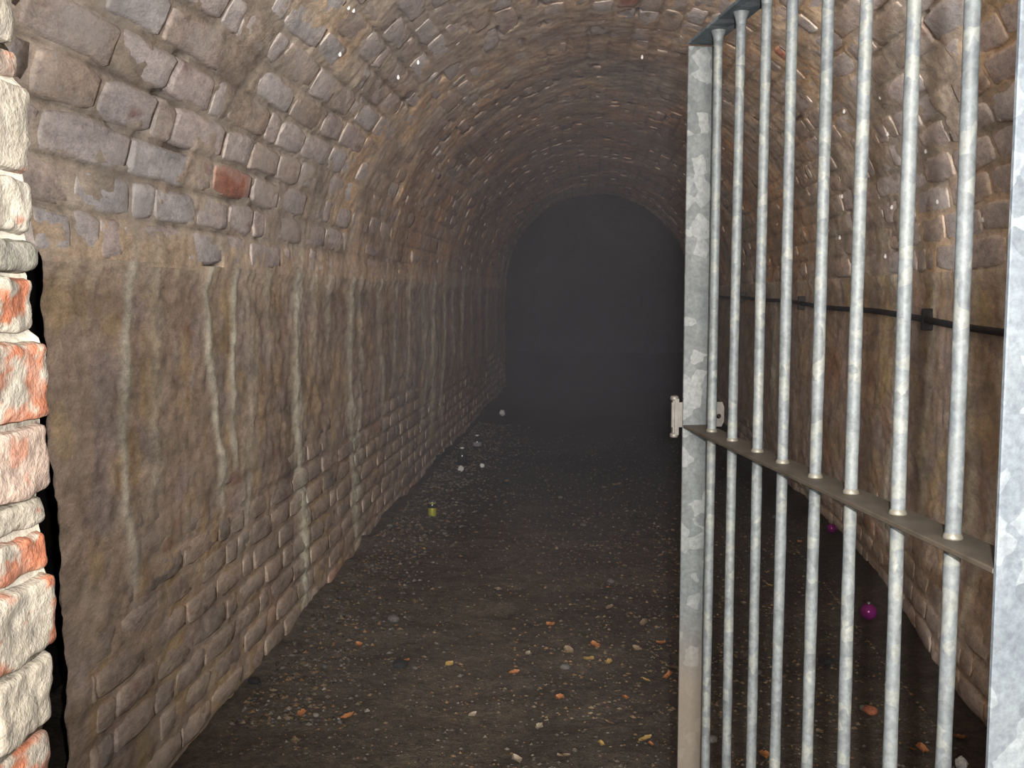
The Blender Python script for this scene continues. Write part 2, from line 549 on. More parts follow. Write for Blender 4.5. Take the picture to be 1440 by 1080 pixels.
def lay_bricks(parent, ua, ub, course, which, seed, hide=None):
    rows = max(1, int(round((ub - ua) / course)))
    ch = (ub - ua) / rows
    spec = []
    for r in range(rows):
        u0 = ua + r * ch
        y = float(y_start(np.array([u0 + ch / 2]))[0]) - rng.random() * .02
        y += 0
        off = 0 if r % 2 else .115
        y -= off
        while y < Y_END:
            ln = .113 if rng.random() < .18 else ((.226 if rng.random() < .7 else .28) if which != 'ceiling' else (.27 if rng.random() < .6 else .37))
            ln *= .94 + .12 * rng.random()
            ys0, ys1 = (y + .003, y + ln - .004) if which == 'ceiling' else (y + .001, y + ln)
            y += ln + .004
            st = float(y_start(np.array([u0 + ch / 2]))[0])
            if ys1 < st + .05:
                continue
            ys0 = max(ys0, st + (.13 if which == 'left' else 0))
            if rng.random() < .012:
                continue                                  # a lost brick leaves a hole
            spec.append([u0 + .0045 + .002 * rng.random(), u0 + ch - .0045 - .003 * rng.random(), ys0, min(ys1, Y_END),
                         .007 + .0055 * rng.random() + (.0165 if which == 'ceiling' else 0), .003 * (rng.random() - .5) * 2, .0025 * (rng.random() - .5) * 2])
    spec = np.array(spec)
    spec = np.hstack([spec, pick_col(len(spec), which, spec[:, 2])])
    uc, yc = (spec[:, 0] + spec[:, 1]) / 2, (spec[:, 2] + spec[:, 3]) / 2
    # how large does each show: project the centre
    P = section(uc, yc, np.zeros_like(uc))
    Q = (P - np.array([0, 0, EYE])) @ np.array(CM)           # camera coordinates
    X = 720 + F * Q[:, 0] / -Q[:, 2]
    Yp = 540 - F * Q[:, 1] / -Q[:, 2]
    inside = (X > 10) & (X < 1460) & (Yp > -40) & (Yp < 1110)
    if which in ('left', 'right'):
        cover = crust_mask(uc, yc, which == 'left')
    else:
        cover = np.zeros_like(uc)
    score = np.where(inside, 1.0, .05) / (yc ** 2) * np.where(cover > .75, .1, 1)
    order = np.argsort(-score)
    # bricks wholly under the crust cannot be seen: leave most of them out of the deep wall
    order = [i for i in order if not (cover[i] > .98)]
    top, rest = order[:298], order[298:]
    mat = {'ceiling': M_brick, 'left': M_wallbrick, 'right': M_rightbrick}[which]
    V, C = brick_batch(spec[top], S_HI, T_HI, which, seed)
    q = grid_quads(len(S_HI), len(T_HI), True)
    for k in range(len(top)):
        link('brick', npmesh('brick', V[k], q, C[k]), mat, parent)
    if len(rest):
        V, C = brick_batch(spec[rest], S_LO, T_LO, which, seed)
        q = grid_quads(len(S_LO), len(T_LO), True)
        n, m = V.shape[:2]
        Q = (q[None] + (np.arange(n) * m)[:, None, None]).reshape(-1, 4)
        o = link('brick_courses', npmesh('brick_courses', V.reshape(-1, 3), Q, C.reshape(-1, 3)), mat, parent, 'stuff')
    return spec

lay_bricks(wall_left, .0, U1, .086, 'left', 1.0)
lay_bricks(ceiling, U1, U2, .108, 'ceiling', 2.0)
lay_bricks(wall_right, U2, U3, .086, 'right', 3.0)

# dark void behind the broken front end of the left wall
def box_mesh(name, x0, x1, y0, y1, z0, z1, nx, ny, nz, amp, sc, seed, col, faces='xXyYzZ', inward=False, warp=None):
    V, Qs, n0 = [], [], 0
    def face(o, a, b, na, nb, flip):
        nonlocal n0
        s, t = np.meshgrid(np.linspace(0, 1, na + 1), np.linspace(0, 1, nb + 1), indexing='ij')
        v = np.array(o)[None] + s.ravel()[:, None] * np.array(a)[None] + t.ravel()[:, None] * np.array(b)[None]
        V.append(v)
        Qs.append(grid_quads(na + 1, nb + 1, flip) + n0)
        n0 += len(v)
    dx, dy, dz = x1 - x0, y1 - y0, z1 - z0
    fl = inward
    if 'x' in faces: face((x0, y0, z0), (0, dy, 0), (0, 0, dz), ny, nz, not fl)
    if 'X' in faces: face((x1, y0, z0), (0, dy, 0), (0, 0, dz), ny, nz, fl)
    if 'y' in faces: face((x0, y0, z0), (dx, 0, 0), (0, 0, dz), nx, nz, fl)
    if 'Y' in faces: face((x0, y1, z0), (dx, 0, 0), (0, 0, dz), nx, nz, not fl)
    if 'z' in faces: face((x0, y0, z0), (dx, 0, 0), (0, dy, 0), nx, ny, not fl)
    if 'Z' in faces: face((x0, y0, z1), (dx, 0, 0), (0, dy, 0), nx, ny, fl)
    v = np.vstack(V)
    if warp is not None:
        v = warp(v)
    if amp:
        off = np.stack([fbm(v * sc + 3.1, 3, seed), fbm(v * sc + 11.7, 3, seed + 9), fbm(v * sc + 23.9, 3, seed + 18)], 1)
        v = v + off * amp
    c = np.tile(np.array(col)[None], (len(v), 1))
    return npmesh(name, v, np.vstack(Qs), c)

link('trim_1', box_mesh('trim_1', -2.5, -1.35, .95, 4.6, -.2, 2.9, 10, 30, 30, .05, 3, 5, (.035, .03, .027), 'xyYzZ', True), M_earth, kind='structure')

# rough dark chamber beyond the end of the lining
link('wall_far', box_mesh('wall_far', -2.6, 3.0, Y_END - .02, 22.5, -.25, 3.6, 30, 40, 24, .25, .9, 8, (.03, .028, .030), 'xXYZ', True), M_earth, kind='structure')
def end_face():
    # the broken edge of the lining where it opens into the chamber: rock round the arch
    ang = np.linspace(-.001, math.pi + .001, 60)
    inner = [(XL - .05, -.2)] + [(XC - (R + .05) * math.cos(a), ZC + (R + .05) * math.sin(a)) for a in ang] + [(XR + .05, -.2)]
    outer = []
    for (x, z) in inner:
        dx, dz = x - XC, z - 1.4
        k = max(abs(dx) / 2.75, abs(dz) / 2.2, 1e-6)
        outer.append((XC + dx / k, 1.4 + dz / k))
    v = [(x, Y_END - .03, z) for x, z in inner] + [(x, Y_END + .12, z) for x, z in outer]
    n = len(inner)
    q = [(i, i + 1, n + i + 1, n + i) for i in range(n - 1)]
    c = np.tile(np.array([[.035, .032, .032]]), (2 * n, 1))
    link('trim_2', npmesh('trim_2', v, q, c), M_earth, kind='structure')
end_face()

# ------------------------------------------------------------------ floor
def floor_h(x, y):
    p = np.stack([x, y, np.zeros_like(x)], 1)
    h = .022 * fbm(p * 1.6, 3, 201) + .010 * fbm(p * 9, 3, 203) + .005 * fbm(p * 38, 2, 205)
    bank = sstep(.40, .0, x - XL) * (.05 + .03 * fbm(p * 5, 2, 207)) * sstep(3.0, 4.2, y)
    bankr = sstep(.25, .0, XR - x) * .03
    return h + bank + bankr

def make_floor():
    xs = np.arange(-1.75, 1.80, .022)
    yy = np.concatenate([np.arange(.6, 2.4, .08), np.arange(2.4, 6.0, .022), np.arange(6, 10, .045), np.arange(10, 22.4, .15)])
    X, Y = np.meshgrid(xs, yy, indexing='ij')
    x, y = X.ravel(), Y.ravel()
    z = floor_h(x, y)
    # widen past the end of the lining
    xw = np.where(y > Y_END, x * 1.65, x)
    p = np.stack([x, y, z], 1)
    n = fbm(p * 2.2, 3, 211)
    c = lerp(np.array([.060, .050, .041]), np.array([.085, .070, .056]), sstep(-.4, .5, n))
    edge = sstep(.55, .0, x - XL + .12 * fbm(p * 4, 3, 213)) * sstep(2.6, 3.4, y)
    c = lerp(c, np.array([.135, .12, .105]), edge * .75)
    fine = sstep(.2, .6, fbm(p * np.array([14, 10, 1]), 2, 215))
    c = lerp(c, np.array([.12, .105, .085]), fine * .3)
    c = c * .80
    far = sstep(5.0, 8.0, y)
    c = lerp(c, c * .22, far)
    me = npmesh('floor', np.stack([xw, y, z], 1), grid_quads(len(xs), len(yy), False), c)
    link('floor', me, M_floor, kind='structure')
make_floor()

def fz(x, y):
    return float(floor_h(np.array([x]), np.array([y]))[0])

# ------------------------------------------------------------------ left door pier of lime-crusted brick
def rounded_brick(name, x0, x1, y0, y1, z0, z1, seed, col_fn, amp=.006, nx=14, ny=14, nz=12, rr=.016):
    """closed lumpy block with worn corners"""
    cx, cy, cz = (x0 + x1) / 2, (y0 + y1) / 2, (z0 + z1) / 2
    h = np.array([(x1 - x0) / 2, (y1 - y0) / 2, (z1 - z0) / 2])
    ce = np.array([cx, cy, cz])
    def warp(v):
        q = v - ce
        core = np.clip(q, -(h - rr), h - rr)
        dlt = q - core
        L = np.linalg.norm(dlt, axis=1, keepdims=True)
        m = np.max(np.abs(dlt), axis=1, keepdims=True)
        q = core + np.where(L > 1e-9, dlt / np.maximum(L, 1e-9) * m, 0)
        q2 = q + ce
        nrm = q / h
        nrm = nrm / np.maximum(np.linalg.norm(nrm, axis=1, keepdims=True), 1e-9)
        f = fbm(q2 * 14 + seed, 3, 301)[:, None] * amp + fbm(q2 * 60 + seed, 2, 303)[:, None] * amp * .4
        return q2 + nrm * f
    me = box_mesh(name, x0, x1, y0, y1, z0, z1, nx, ny, nz, 0, 1, 0, (.5, .5, .5), warp=warp)
    co = np.zeros(len(me.vertices) * 3, dtype=np.float32)
    me.vertices.foreach_get('co', co)
    co = co.reshape(-1, 3)
    c = np.ones((len(co), 4), dtype=np.float32)
    c[:, :3] = col_fn(co.astype(float))
    me.color_attributes['col'].data.foreach_set('color', c.ravel())
    return me

CREAM, REDB, PINKC = np.array([.36, .33, .275]), np.array([.36, .105, .045]), np.array([.34, .265, .22])
def pier_col(kind, sd):
    def f(v):
        n = fbm(v * 26 + sd, 4, 311)
        n2 = fbm(v * 60 + sd * 2, 3, 313)
        thr = {'cream': .50, 'red': -.10, 'pink': .26, 'mix': .20, 'grey': .7}[kind]
        base = {'cream': CREAM, 'red': CREAM, 'pink': PINKC, 'mix': CREAM, 'grey': np.array([.22, .21, .18])}[kind]
        rd = sstep(thr, thr + .16, n + n2 * .45)
        c = lerp(np.tile(base, (len(v), 1)), REDB, rd * (.85 if kind != 'pink' else .55))
        dk = sstep(.25, .55, fbm(v * 20 + 5, 3, 315))
        return lerp(c, np.array([.20, .195, .18]), dk * .4)
    return f

pier = empty('brick_pier', (-.60, 1.05, 0), 'rough doorway pier of lime crusted bricks at the left edge with bare orange red patches', 'pier')
COURSES = [(-64, 66, 14, 'cream'), (71, 118, 25, 'pink'), (122, 250, 43, 'cream'), (254, 335, 45, 'cream'), (339, 384, 48, 'grey'), (388, 470, 50, 'mix'),
           (476, 588, 69, 'red'), (591, 689, 67, 'pink'), (692, 735, 58, 'cream'), (738, 798, 66, 'red'), (801, 905, 77, 'mix'), (909, 1012, 74, 'cream'),
           (1016, 1100, 66, 'red'), (1104, 1200, 72, 'cream'), (1204, 1300, 74, 'mix'), (1304, 1400, 76, 'cream'), (1404, 1500, 78, 'mix'), (1504, 1600, 80, 'cream'),
           (1604, 1700, 80, 'pink'), (1704, 1800, 80, 'cream'), (1804, 1900, 80, 'mix'), (1904, 2000, 80, 'cream'), (2004, 2110, 80, 'cream'),
           (-170, -70, 10, 'mix'), (-280, -176, 10, 'cream'), (-390, -286, 10, 'pink'), (-500, -396, 10, 'cream'), (-610, -506, 10, 'mix'), (-720, -616, 10, 'cream')]
PY = 1.05
for k, (a, b_, xe, kd) in enumerate(COURSES):
    pt, pb = px_on_y(xe, a, PY), px_on_y(xe, b_, PY)
    if pt.z < 0.0:
        continue
    zb = max(pb.z, -.05)
    mid = px_on_y(xe, (a + b_) / 2, PY)
    x1 = mid.x + .006
    ln = .23
    q = 0
    yy0 = PY
    while yy0 > .70:
        L_ = .115 if (q == 0 and k % 2) else .20
        ya = max(yy0 - L_, .62)
        hi = q == 0
        me = rounded_brick('brick', x1 - .14, x1, ya + .002, yy0 - .002, zb + .001, pt.z - .001, k * 7.3 + q, pier_col(kd, k * 3.1 + q),
                           amp=.008, nx=10, ny=22 if hi else 6, nz=22 if hi else 6, rr=.011)
        me.transform(Matrix.Translation((.60, -1.05, 0)))
        br = link('brick', me, M_pier, pier)
        yy0 = ya
        q += 1
prof_z, prof_x = [], []
for (a, b_, xe, kd) in sorted(COURSES, key=lambda c: -c[0]):
    for yy in (b_ - 8, a + 8):
        q = px_on_y(xe, yy, PY)
        prof_z.append(q.z)
        prof_x.append(q.x)
def core_warp(v):
    xx = np.interp(v[:, 2], prof_z, prof_x) - .006
    v = v.copy()
    v[:, 0] = np.where(v[:, 0] > -.66, xx + .006 * fbm(v * 17, 3, 333), v[:, 0])
    v[:, 1] = np.where(v[:, 1] > PY - .1, PY - .008 + .004 * fbm(v * 21, 3, 335), v[:, 1])
    return v
core = box_mesh('mortar_core', -1.60, -.655, .66, PY - .02, -.05, 2.55, 16, 20, 240, .005, 45, 44, (.27, .25, .21), warp=core_warp)
core.transform(Matrix.Translation((.60, -1.05, 0)))
link('mortar_core', core, M_pier, pier)

# right door pier, just outside the frame; the gate hangs on it
pier2 = empty('brick_pier', (.53, .93, 0), 'brick pier right of the gate that carries the gate hinges', 'pier')
k = 0
z = -.04
while z < 2.5:
    for q, (ya, yb) in enumerate(((.60, .74), (.745, .96)) if k % 2 else ((.60, .82), (.825, .96))):
        me = rounded_brick('brick', .50, .66, ya, yb, z, z + .068, 90 + k * 5 + q, pier_col(('cream', 'mix', 'pink')[k % 3], k + q), nx=5, ny=6, nz=4)
        me.transform(Matrix.Translation((-.53, -.93, 0)))
        link('brick', me, M_pier, pier2)
    z += .075
    k += 1
core = box_mesh('mortar_core', .52, 1.60, .62, .94, -.05, 2.5, 12, 6, 40, .008, 9, 45, (.40, .37, .31))
core.transform(Matrix.Translation((-.53, -.93, 0)))
link('mortar_core', core, M_pier, pier2)

# ------------------------------------------------------------------ gate
G_FAR, G_NEAR = Vector((.204, 1.971, 0)), Vector((.398, .953, 0))
gdir = (G_FAR - G_NEAR).normalized()
GW = (G_FAR - G_NEAR).length
ang = math.atan2(gdir.y, gdir.x)
Z_TOP, Z_MID, Z_BOT = EYE + .462, EYE - .256, .13
gate = empty('barred_gate', (G_NEAR.x, G_NEAR.y, 0), 'tall galvanised steel gate with round vertical bars standing open in the tunnel mouth', 'gate', rotz=ang)
# gate space: +x runs from the hinge stile to the lock stile, y across the flats

def flat(name, x0, x1, y0, y1, z0, z1, mat, parent, bev=.0012, seg=1):
    me = bpy.data.meshes.new(name)
    import bmesh
    bm = bmesh.new()
    bmesh.ops.create_cube(bm, size=1)
    bmesh.ops.scale(bm, vec=(x1 - x0, y1 - y0, z1 - z0), verts=bm.verts)
    bmesh.ops.translate(bm, vec=((x0 + x1) / 2, (y0 + y1) / 2, (z0 + z1) / 2), verts=bm.verts)
    bmesh.ops.bevel(bm, geom=bm.edges[:], offset=bev, segments=seg, affect='EDGES')
    bm.to_mesh(me)
    bm.free()
    return link(name, me, mat, parent)

def lathe(profile, n=20, close=True):
    """(r, z) rings -> verts, faces"""
    v, f = [], []
    for r, z in profile:
        for i in range(n):
            a = 2 * math.pi * i / n
            v.append((r * math.cos(a), r * math.sin(a), z))
    for k in range(len(profile) - 1):
        for i in range(n):
            j = (i + 1) % n
            f.append((k * n + i, k * n + j, (k + 1) * n + j, (k + 1) * n + i))
    if close:
        f.append(tuple(range(n))[::-1])
        f.append(tuple((len(profile) - 1) * n + i for i in range(n)))
    return v, f

def pymesh(name, v, f, smooth=True):
    me = bpy.data.meshes.new(name)
    me.from_pydata([tuple(p) for p in v], [], f)
    for p in me.polygons:
        p.use_smooth = smooth and len(p.vertices) <= 4
    me.update()
    return me

HW, TH = .0255, .006
flat('hinge_stile', -TH / 2, TH / 2, -HW, HW, Z_BOT, Z_TOP, M_galv_near, gate)
st = flat('lock_stile', GW - TH / 2, GW + TH / 2, -HW, HW, Z_BOT, Z_TOP - .003, M_galv_far, gate)
flat('top_rail', -TH / 2, GW + TH / 2, -HW, HW, Z_TOP, Z_TOP + TH, M_toprail, gate)
mr = flat('middle_rail', TH / 2, GW - TH / 2, -HW, HW, Z_MID - TH / 2, Z_MID + TH / 2, M_rail, gate)
mr['label'] = 'dull brown flat middle rail'
flat('bottom_rail', -TH / 2, GW + TH / 2, -HW, HW, Z_BOT - TH, Z_BOT, M_rail, gate)
BARS = [.918, .802, .682, .569, .447, .342, .220, .102]      # from the hinge side these are GW - t
BR = .0082
for k, t in enumerate(BARS):
    x = GW - t
    prof = []
    zs = np.linspace(Z_BOT, Z_TOP, 40)
    for zz in zs:
        prof.append((BR * (1 + .03 * math.sin(zz * 57 + k * 3) + .025 * math.sin(zz * 133 + k)), zz))
    v, f = lathe(prof, 14)
    bend = lambda z, k=k: .0018 * math.sin(z * 4.1 + k * 1.7)
    v = [(a + bend(c), b, c) for a, b, c in v]
    bar = link('bar', pymesh('bar', v, f), M_bar, gate, loc=(x, 0, 0))
    v, f = lathe([(BR * .9, -.001), (BR * 1.28, 0), (BR * 1.24, .0022), (BR * 1.02, .006)], 14, False)
    b1 = pymesh('weld_bead', v, f)
    link('weld_bead', b1, M_weld, bar, loc=(bend(Z_MID), 0, Z_MID + TH / 2))
    v, f = lathe([(BR * .98, -.022), (BR * 1.15, -.012), (BR * 1.7, 0)], 14, False)
    link('weld_bead', pymesh('weld_bead', v, f), M_bar, bar, loc=(bend(Z_TOP), 0, Z_TOP))

# lock plate across the outer face of the lock stile, its drilled tab showing on the right
def lock_plate():
    import bmesh
    zc = Z_MID + .016
    t0 = GW + TH / 2 + .0005
    me = bpy.data.meshes.new('lock_plate')
    bm = bmesh.new()
    ya, yb = -.058, .046      # gate +y points to the left in the photograph
    zb, zt = zc - .018, zc + .030
    # outline with a hole in the tab: built as rings of quads round the hole
    hc, hr = (-.0475, zc + .002), .0048
    n = 24
    outer, inner = [], []
    def corner(a):
        # rounded rectangle by ray from the hole centre
        dx, dz = math.cos(a), math.sin(a)
        ks = []
        for lim, c0, dd in ((ya, hc[0], dx), (yb, hc[0], dx), (zb, hc[1], dz), (zt, hc[1], dz)):
            if abs(dd) > 1e-6:
                k = (lim - c0) / dd
                if k > 0:
                    ks.append(k)
        k = min(ks)
        return hc[0] + dx * k, hc[1] + dz * k
    angs = [2 * math.pi * i / n for i in range(n)]
    for cy, cz in ((ya, zb), (ya, zt), (yb, zb), (yb, zt)):
        angs.append(math.atan2(cz - hc[1], cy - hc[0]) % (2 * math.pi))
    angs = sorted(angs)
    n = len(angs)
    rings = []
    for xx in (t0, t0 + .005):
        o, i_ = [], []
        for a in angs:
            y, zz = corner(a)
            # round the tab's corners
            if y < -.053 and (zz > zt - .006 or zz < zb + .006):
                y += .004
            o.append(bm.verts.new((xx, y, zz)))
            i_.append(bm.verts.new((xx, hc[0] + hr * math.cos(a), hc[1] + hr * math.sin(a))))
        rings.append((o, i_))
    (o0, i0), (o1, i1) = rings
    for i in range(n):
        j = (i + 1) % n
        bm.faces.new((o0[i], i0[i], i0[j], o0[j]))
        bm.faces.new((o1[j], i1[j], i1[i], o1[i]))
        bm.faces.new((o0[j], o1[j], o1[i], o0[i]))
        bm.faces.new((i0[i], i1[i], i1[j], i0[j]))
    bmesh.ops.recalc_face_normals(bm, faces=bm.faces)
    bm.to_mesh(me)
    bm.free()
    lp = link('lock_plate', me, M_lock, gate)
    lp['label'] = 'pale lock plate with a drilled tab behind the far stile'
    fl = flat('plate_flange', t0 - .004, t0 + .012, .032, .044, zc - .036, zc + .040, M_lock, lp, .003, 2)
    for zz in (zc - .034, zc + .038):
        v, f = lathe([(.007, -.004), (.008, -.002), (.008, .003), (.005, .005)], 12)
        link('bolt_head', pymesh('bolt_head', v, f), M_lock, lp, loc=(t0 + .004, .040, zz))
M_lock = simple('pale_lock_metal', (.080, .074, .067), .5, .2, var=.2, scale=60)
lock_plate()
# hinge straps reaching from the hinge stile to the right pier
for zz in (.45, 1.55):
    hs = flat('hinge_strap', -.035, .004, -.085, -.020, zz - .02, zz + .02, M_galv_near, gate, .002, 2)
    v, f = lathe([(.009, -.035), (.010, -.033), (.010, .033), (.009, .035)], 14)
    link('hinge_pin', pymesh('hinge_pin', v, f), M_galv_near, hs, loc=(-.02, -.028, zz))

# ------------------------------------------------------------------ cable on the right wall
def tube(points, r, n=8, rfn=None):
    pts = [Vector(p) for p in points]
    v, f = [], []
    for k, p in enumerate(pts):
        d = (pts[min(k + 1, len(pts) - 1)] - pts[max(k - 1, 0)]).normalized()
        a = d.cross(Vector((0, 0, 1))).normalized() if abs(d.z) < .95 else d.cross(Vector((1, 0, 0))).normalized()
        b = d.cross(a).normalized()
        for i in range(n):
            t = 2 * math.pi * i / n
            v.append(p + a * r * math.cos(t) + b * r * math.sin(t))
    for k in range(len(pts) - 1):
        for i in range(n):
            j = (i + 1) % n
            f.append((k * n + i, k * n + j, (k + 1) * n + j, (k + 1) * n + i))
    f.append(tuple(range(n)))
    f.append(tuple(range((len(pts) - 1) * n, len(pts) * n))[::-1])
    return v, f

M_cable = simple('black_cable', (.022, .022, .024), .6, var=.3, scale=40)
yc = np.linspace(2.2, 10.5, 60)
zc_ = EYE + np.interp(yc, [2.2, 3.37, 4.0, 7.7, 10.5], [-.150, -.118, -.099, -.045, -.035]) + .006 * np.sin(yc * 3)
wl = wav(np.full_like(yc, U3 - 1.2), yc)
cab = empty('wall_cable', (XR - .03, 4.0, EYE - .1), 'thin black cable running along the right tunnel wall behind the gate bars', 'cable')
pts = [(XR - .040 - w - (XR - .03), y - 4.0, z - (EYE - .1)) for y, z, w in zip(yc, zc_, wl)]
v, f = tube(pts, .0125, 10)
link('cable', pymesh('cable', v, f), M_cable, cab)
for y in (4.0, 6.4, 8.8):
    i = int(np.argmin(np.abs(yc - y)))
    px_, py_, pz_ = pts[i]
    flat('clip', px_ - .014, px_ + .03, py_ - .010, py_ + .010, pz_ - .042, pz_ + .042, M_cable, cab, .003)

# ------------------------------------------------------------------ litter, leaves, stones
def leaf_mesh(seed):
    r = np.random.default_rng(seed)
    n = 7
    L, W = 1.0, .62 + .25 * r.random()
    v, f = [], []
    curl = .25 + .3 * r.random()
    tw = (r.random() - .5) * .5
    for i in range(n):
        s = i / (n - 1)
        w = W * .5 * (math.sin(math.pi * min(s * .96 + .04, 1)) ** .75) * (1 + .16 * math.sin(s * 19 + seed))
        zc = curl * (s - .5) ** 2
        for k in (-1, -.45, 0, .45, 1):
            v.append(((s - .5) * L, k * w, zc + .22 * abs(k) * W + tw * k * w + .03 * math.sin(9 * s + 3 * k + seed)))
    for i in range(n - 1):
        for k in range(4):
            f.append((i * 5 + k, i * 5 + k + 1, i * 5 + 6 + k, i * 5 + 5 + k))
    me = pymesh('leaf', v, f)
    return me

def stone_mesh(seed, lumps=.28):
    import bmesh
    bm = bmesh.new()
    bmesh.ops.create_icosphere(bm, subdivisions=2, radius=.5)
    co = np.array([v.co[:] for v in bm.verts])
    d = 1 + lumps * fbm(co * 2.6 + seed * 3.3, 2, 401)
    co = co * d[:, None]
    co = np.sign(co) * np.abs(co) ** .85 * .9
    for v, c in zip(bm.verts, co):
        v.co = c
    me = bpy.data.meshes.new('stone')
    bm.to_mesh(me)
    bm.free()
    return me

LEAF_C = {'orange': (.20, .08, .028), 'yellow': (.19, .125, .042), 'tan': (.11, .08, .05), 'brown': (.075, .048, .03), 'buff': (.14, .115, .085)}
M_leaf = {k: simple('leaf_' + k, c, .65, var=.3, scale=4, bumpd=0) for k, c in LEAF_C.items()}
leaf_src = [leaf_mesh(i) for i in range(6)]
leaf_meshes = {}
for k, m in M_leaf.items():
    for i, me in enumerate(leaf_src):
        c = me.copy()
        c.materials.append(m)
        leaf_meshes[(k, i)] = c

def drop_leaf(x, y, size, kind, label, group):
    o = bpy.data.objects.new('leaf', leaf_meshes[(kind, int(rng.integers(6)))])
    COL.objects.link(o)
    o.location = (x, y, fz(x, y) + .004)
    o.scale = (size, size, size)
    o.rotation_euler = ((rng.random() - .5) * .7, (rng.random() - .5) * .7, rng.random() * 6.28)
    tag(o, label, 'leaf', group)
    return o

# the leaves that stand out in the photograph
for (px, py, s, kd) in [(723, 948, .040, 'orange'), (908, 1040, .045, 'yellow'), (845, 1046, .035, 'yellow'), (792, 1062, .045, 'tan'), (726, 1066, .040, 'buff'),
                        (505, 908, .035, 'orange'), (490, 1010, .045, 'orange'), (572, 932, .035, 'orange'), (632, 936, .035, 'yellow'), (788, 980, .035, 'orange'),
                        (836, 912, .045, 'orange'), (828, 930, .040, 'yellow'), (857, 934, .030, 'yellow'), (800, 918, .05, 'tan'), (940, 955, .05, 'orange'),
                        (930, 905, .05, 'orange'), (906, 880, .05, 'tan'), (858, 860, .045, 'tan'), (855, 832, .04, 'orange'), (775, 884, .045, 'orange'),
                        (758, 812, .055, 'tan'), (700, 836, .045, 'buff'), (868, 682, .06, 'tan'), (742, 922, .03, 'buff'), (908, 960, .03, 'yellow'),
                        (1295, 1057, .045, 'orange'), (1352, 1040, .05, 'orange'), (1075, 1068, .05, 'orange'), (945, 938, .05, 'tan'), 
                        (760, 1020, .03, 'buff'), (665, 1005, .03, 'buff'), (415, 1050, .04, 'tan'), (425, 1008, .035, 'orange'), (895, 915, .04, 'tan')]:
    p = px_on_floor(px, py)
    nm = {'orange': 'small orange leaf lying on the dark dirt floor', 'yellow': 'small yellow leaf lying on the dark dirt floor', 'tan': 'dull tan leaf lying on the dark dirt floor', 'buff': 'pale buff leaf lying on the dark dirt floor'}[kd]
    drop_leaf(p.x, p.y, s, kd, nm, kd + ' leaves on the floor')
for i in range(46):
    y = 2.8 + 3.4 * rng.random() ** 1.3
    x = rng.uniform(-.85, 1.15)
    if rng.random() < .5:
        x = min(1.15, abs(rng.normal(.45, .4)))
    kd = ('brown', 'tan', 'brown', 'orange', 'yellow', 'brown', 'tan', 'buff')[int(rng.integers(8))]
    drop_leaf(x, y, rng.uniform(.018, .032), kd, '', kd + ' leaves on the floor')

STONE_C = {'grey': (.075, .07, .065), 'brown': (.065, .052, .04), 'black': (.008, .008, .009), 'pale': (.13, .12, .108), 'brick': (.30, .10, .05)}
M_stone = {k: simple('stone_' + k, c, .8, var=.35, scale=5, bumpd=.02) for k, c in STONE_C.items()}
stone_src = [stone_mesh(i) for i in range(5)]
stone_meshes = {}
for k, m in M_stone.items():
    for i, me in enumerate(stone_src):
        c = me.copy()
        c.materials.append(m)
        stone_meshes[(k, i)] = c
def drop_stone(x, y, size, kind, label, group=None, flat_=.6, name='stone'):
    o = bpy.data.objects.new(name, stone_meshes[(kind, int(rng.integers(5)))])
    COL.objects.link(o)
    o.scale = (size * rng.uniform(.8, 1.3), size * rng.uniform(.7, 1.1), size * flat_)
    o.location = (x, y, fz(x, y) + size * flat_ * .32)
    o.rotation_euler = (0, 0, rng.random() * 6.28)
    tag(o, label, 'stone', group)
    return o
for i in range(40):
    y = 2.9 + 5.0 * rng.random() ** 1.3
    x = XL + .08 + abs(rng.normal(0, .16)) if rng.random() < .62 else rng.uniform(-1, 1.25)
    kd = ('grey', 'brown', 'grey', 'grey', 'brown', 'pale')[int(rng.integers(6))]
    lab = {'grey': 'small grey stone among the rubble on the tunnel floor', 'brown': 'small brown stone among the rubble on the tunnel floor', 'pale': 'small pale stone among the rubble on the tunnel floor'}[kd]
    drop_stone(x, y, rng.uniform(.015, .036), kd, lab, kd + ' stones on the floor')
p = px_on_floor(357, 962); drop_stone(p.x, p.y, .045, 'black', 'black lump against the foot of the left wall')
p = px_on_floor(563, 938); drop_stone(p.x, p.y, .050, 'black', 'black lump lying alone in the middle of the dirt floor')
p = px_on_floor(1162, 930); drop_stone(p.x, p.y, .050, 'black', 'black lump on the floor seen between the gate bars')
p = px_on_floor(1223, 1000); drop_stone(p.x, p.y, .040, 'brick', 'orange brick fragment on the floor behind the gate bars', name='brick_fragment')
p = px_on_floor(553, 876); drop_stone(p.x, p.y, .05, 'grey', 'grey stone by the left wall, largest of the rubble there')

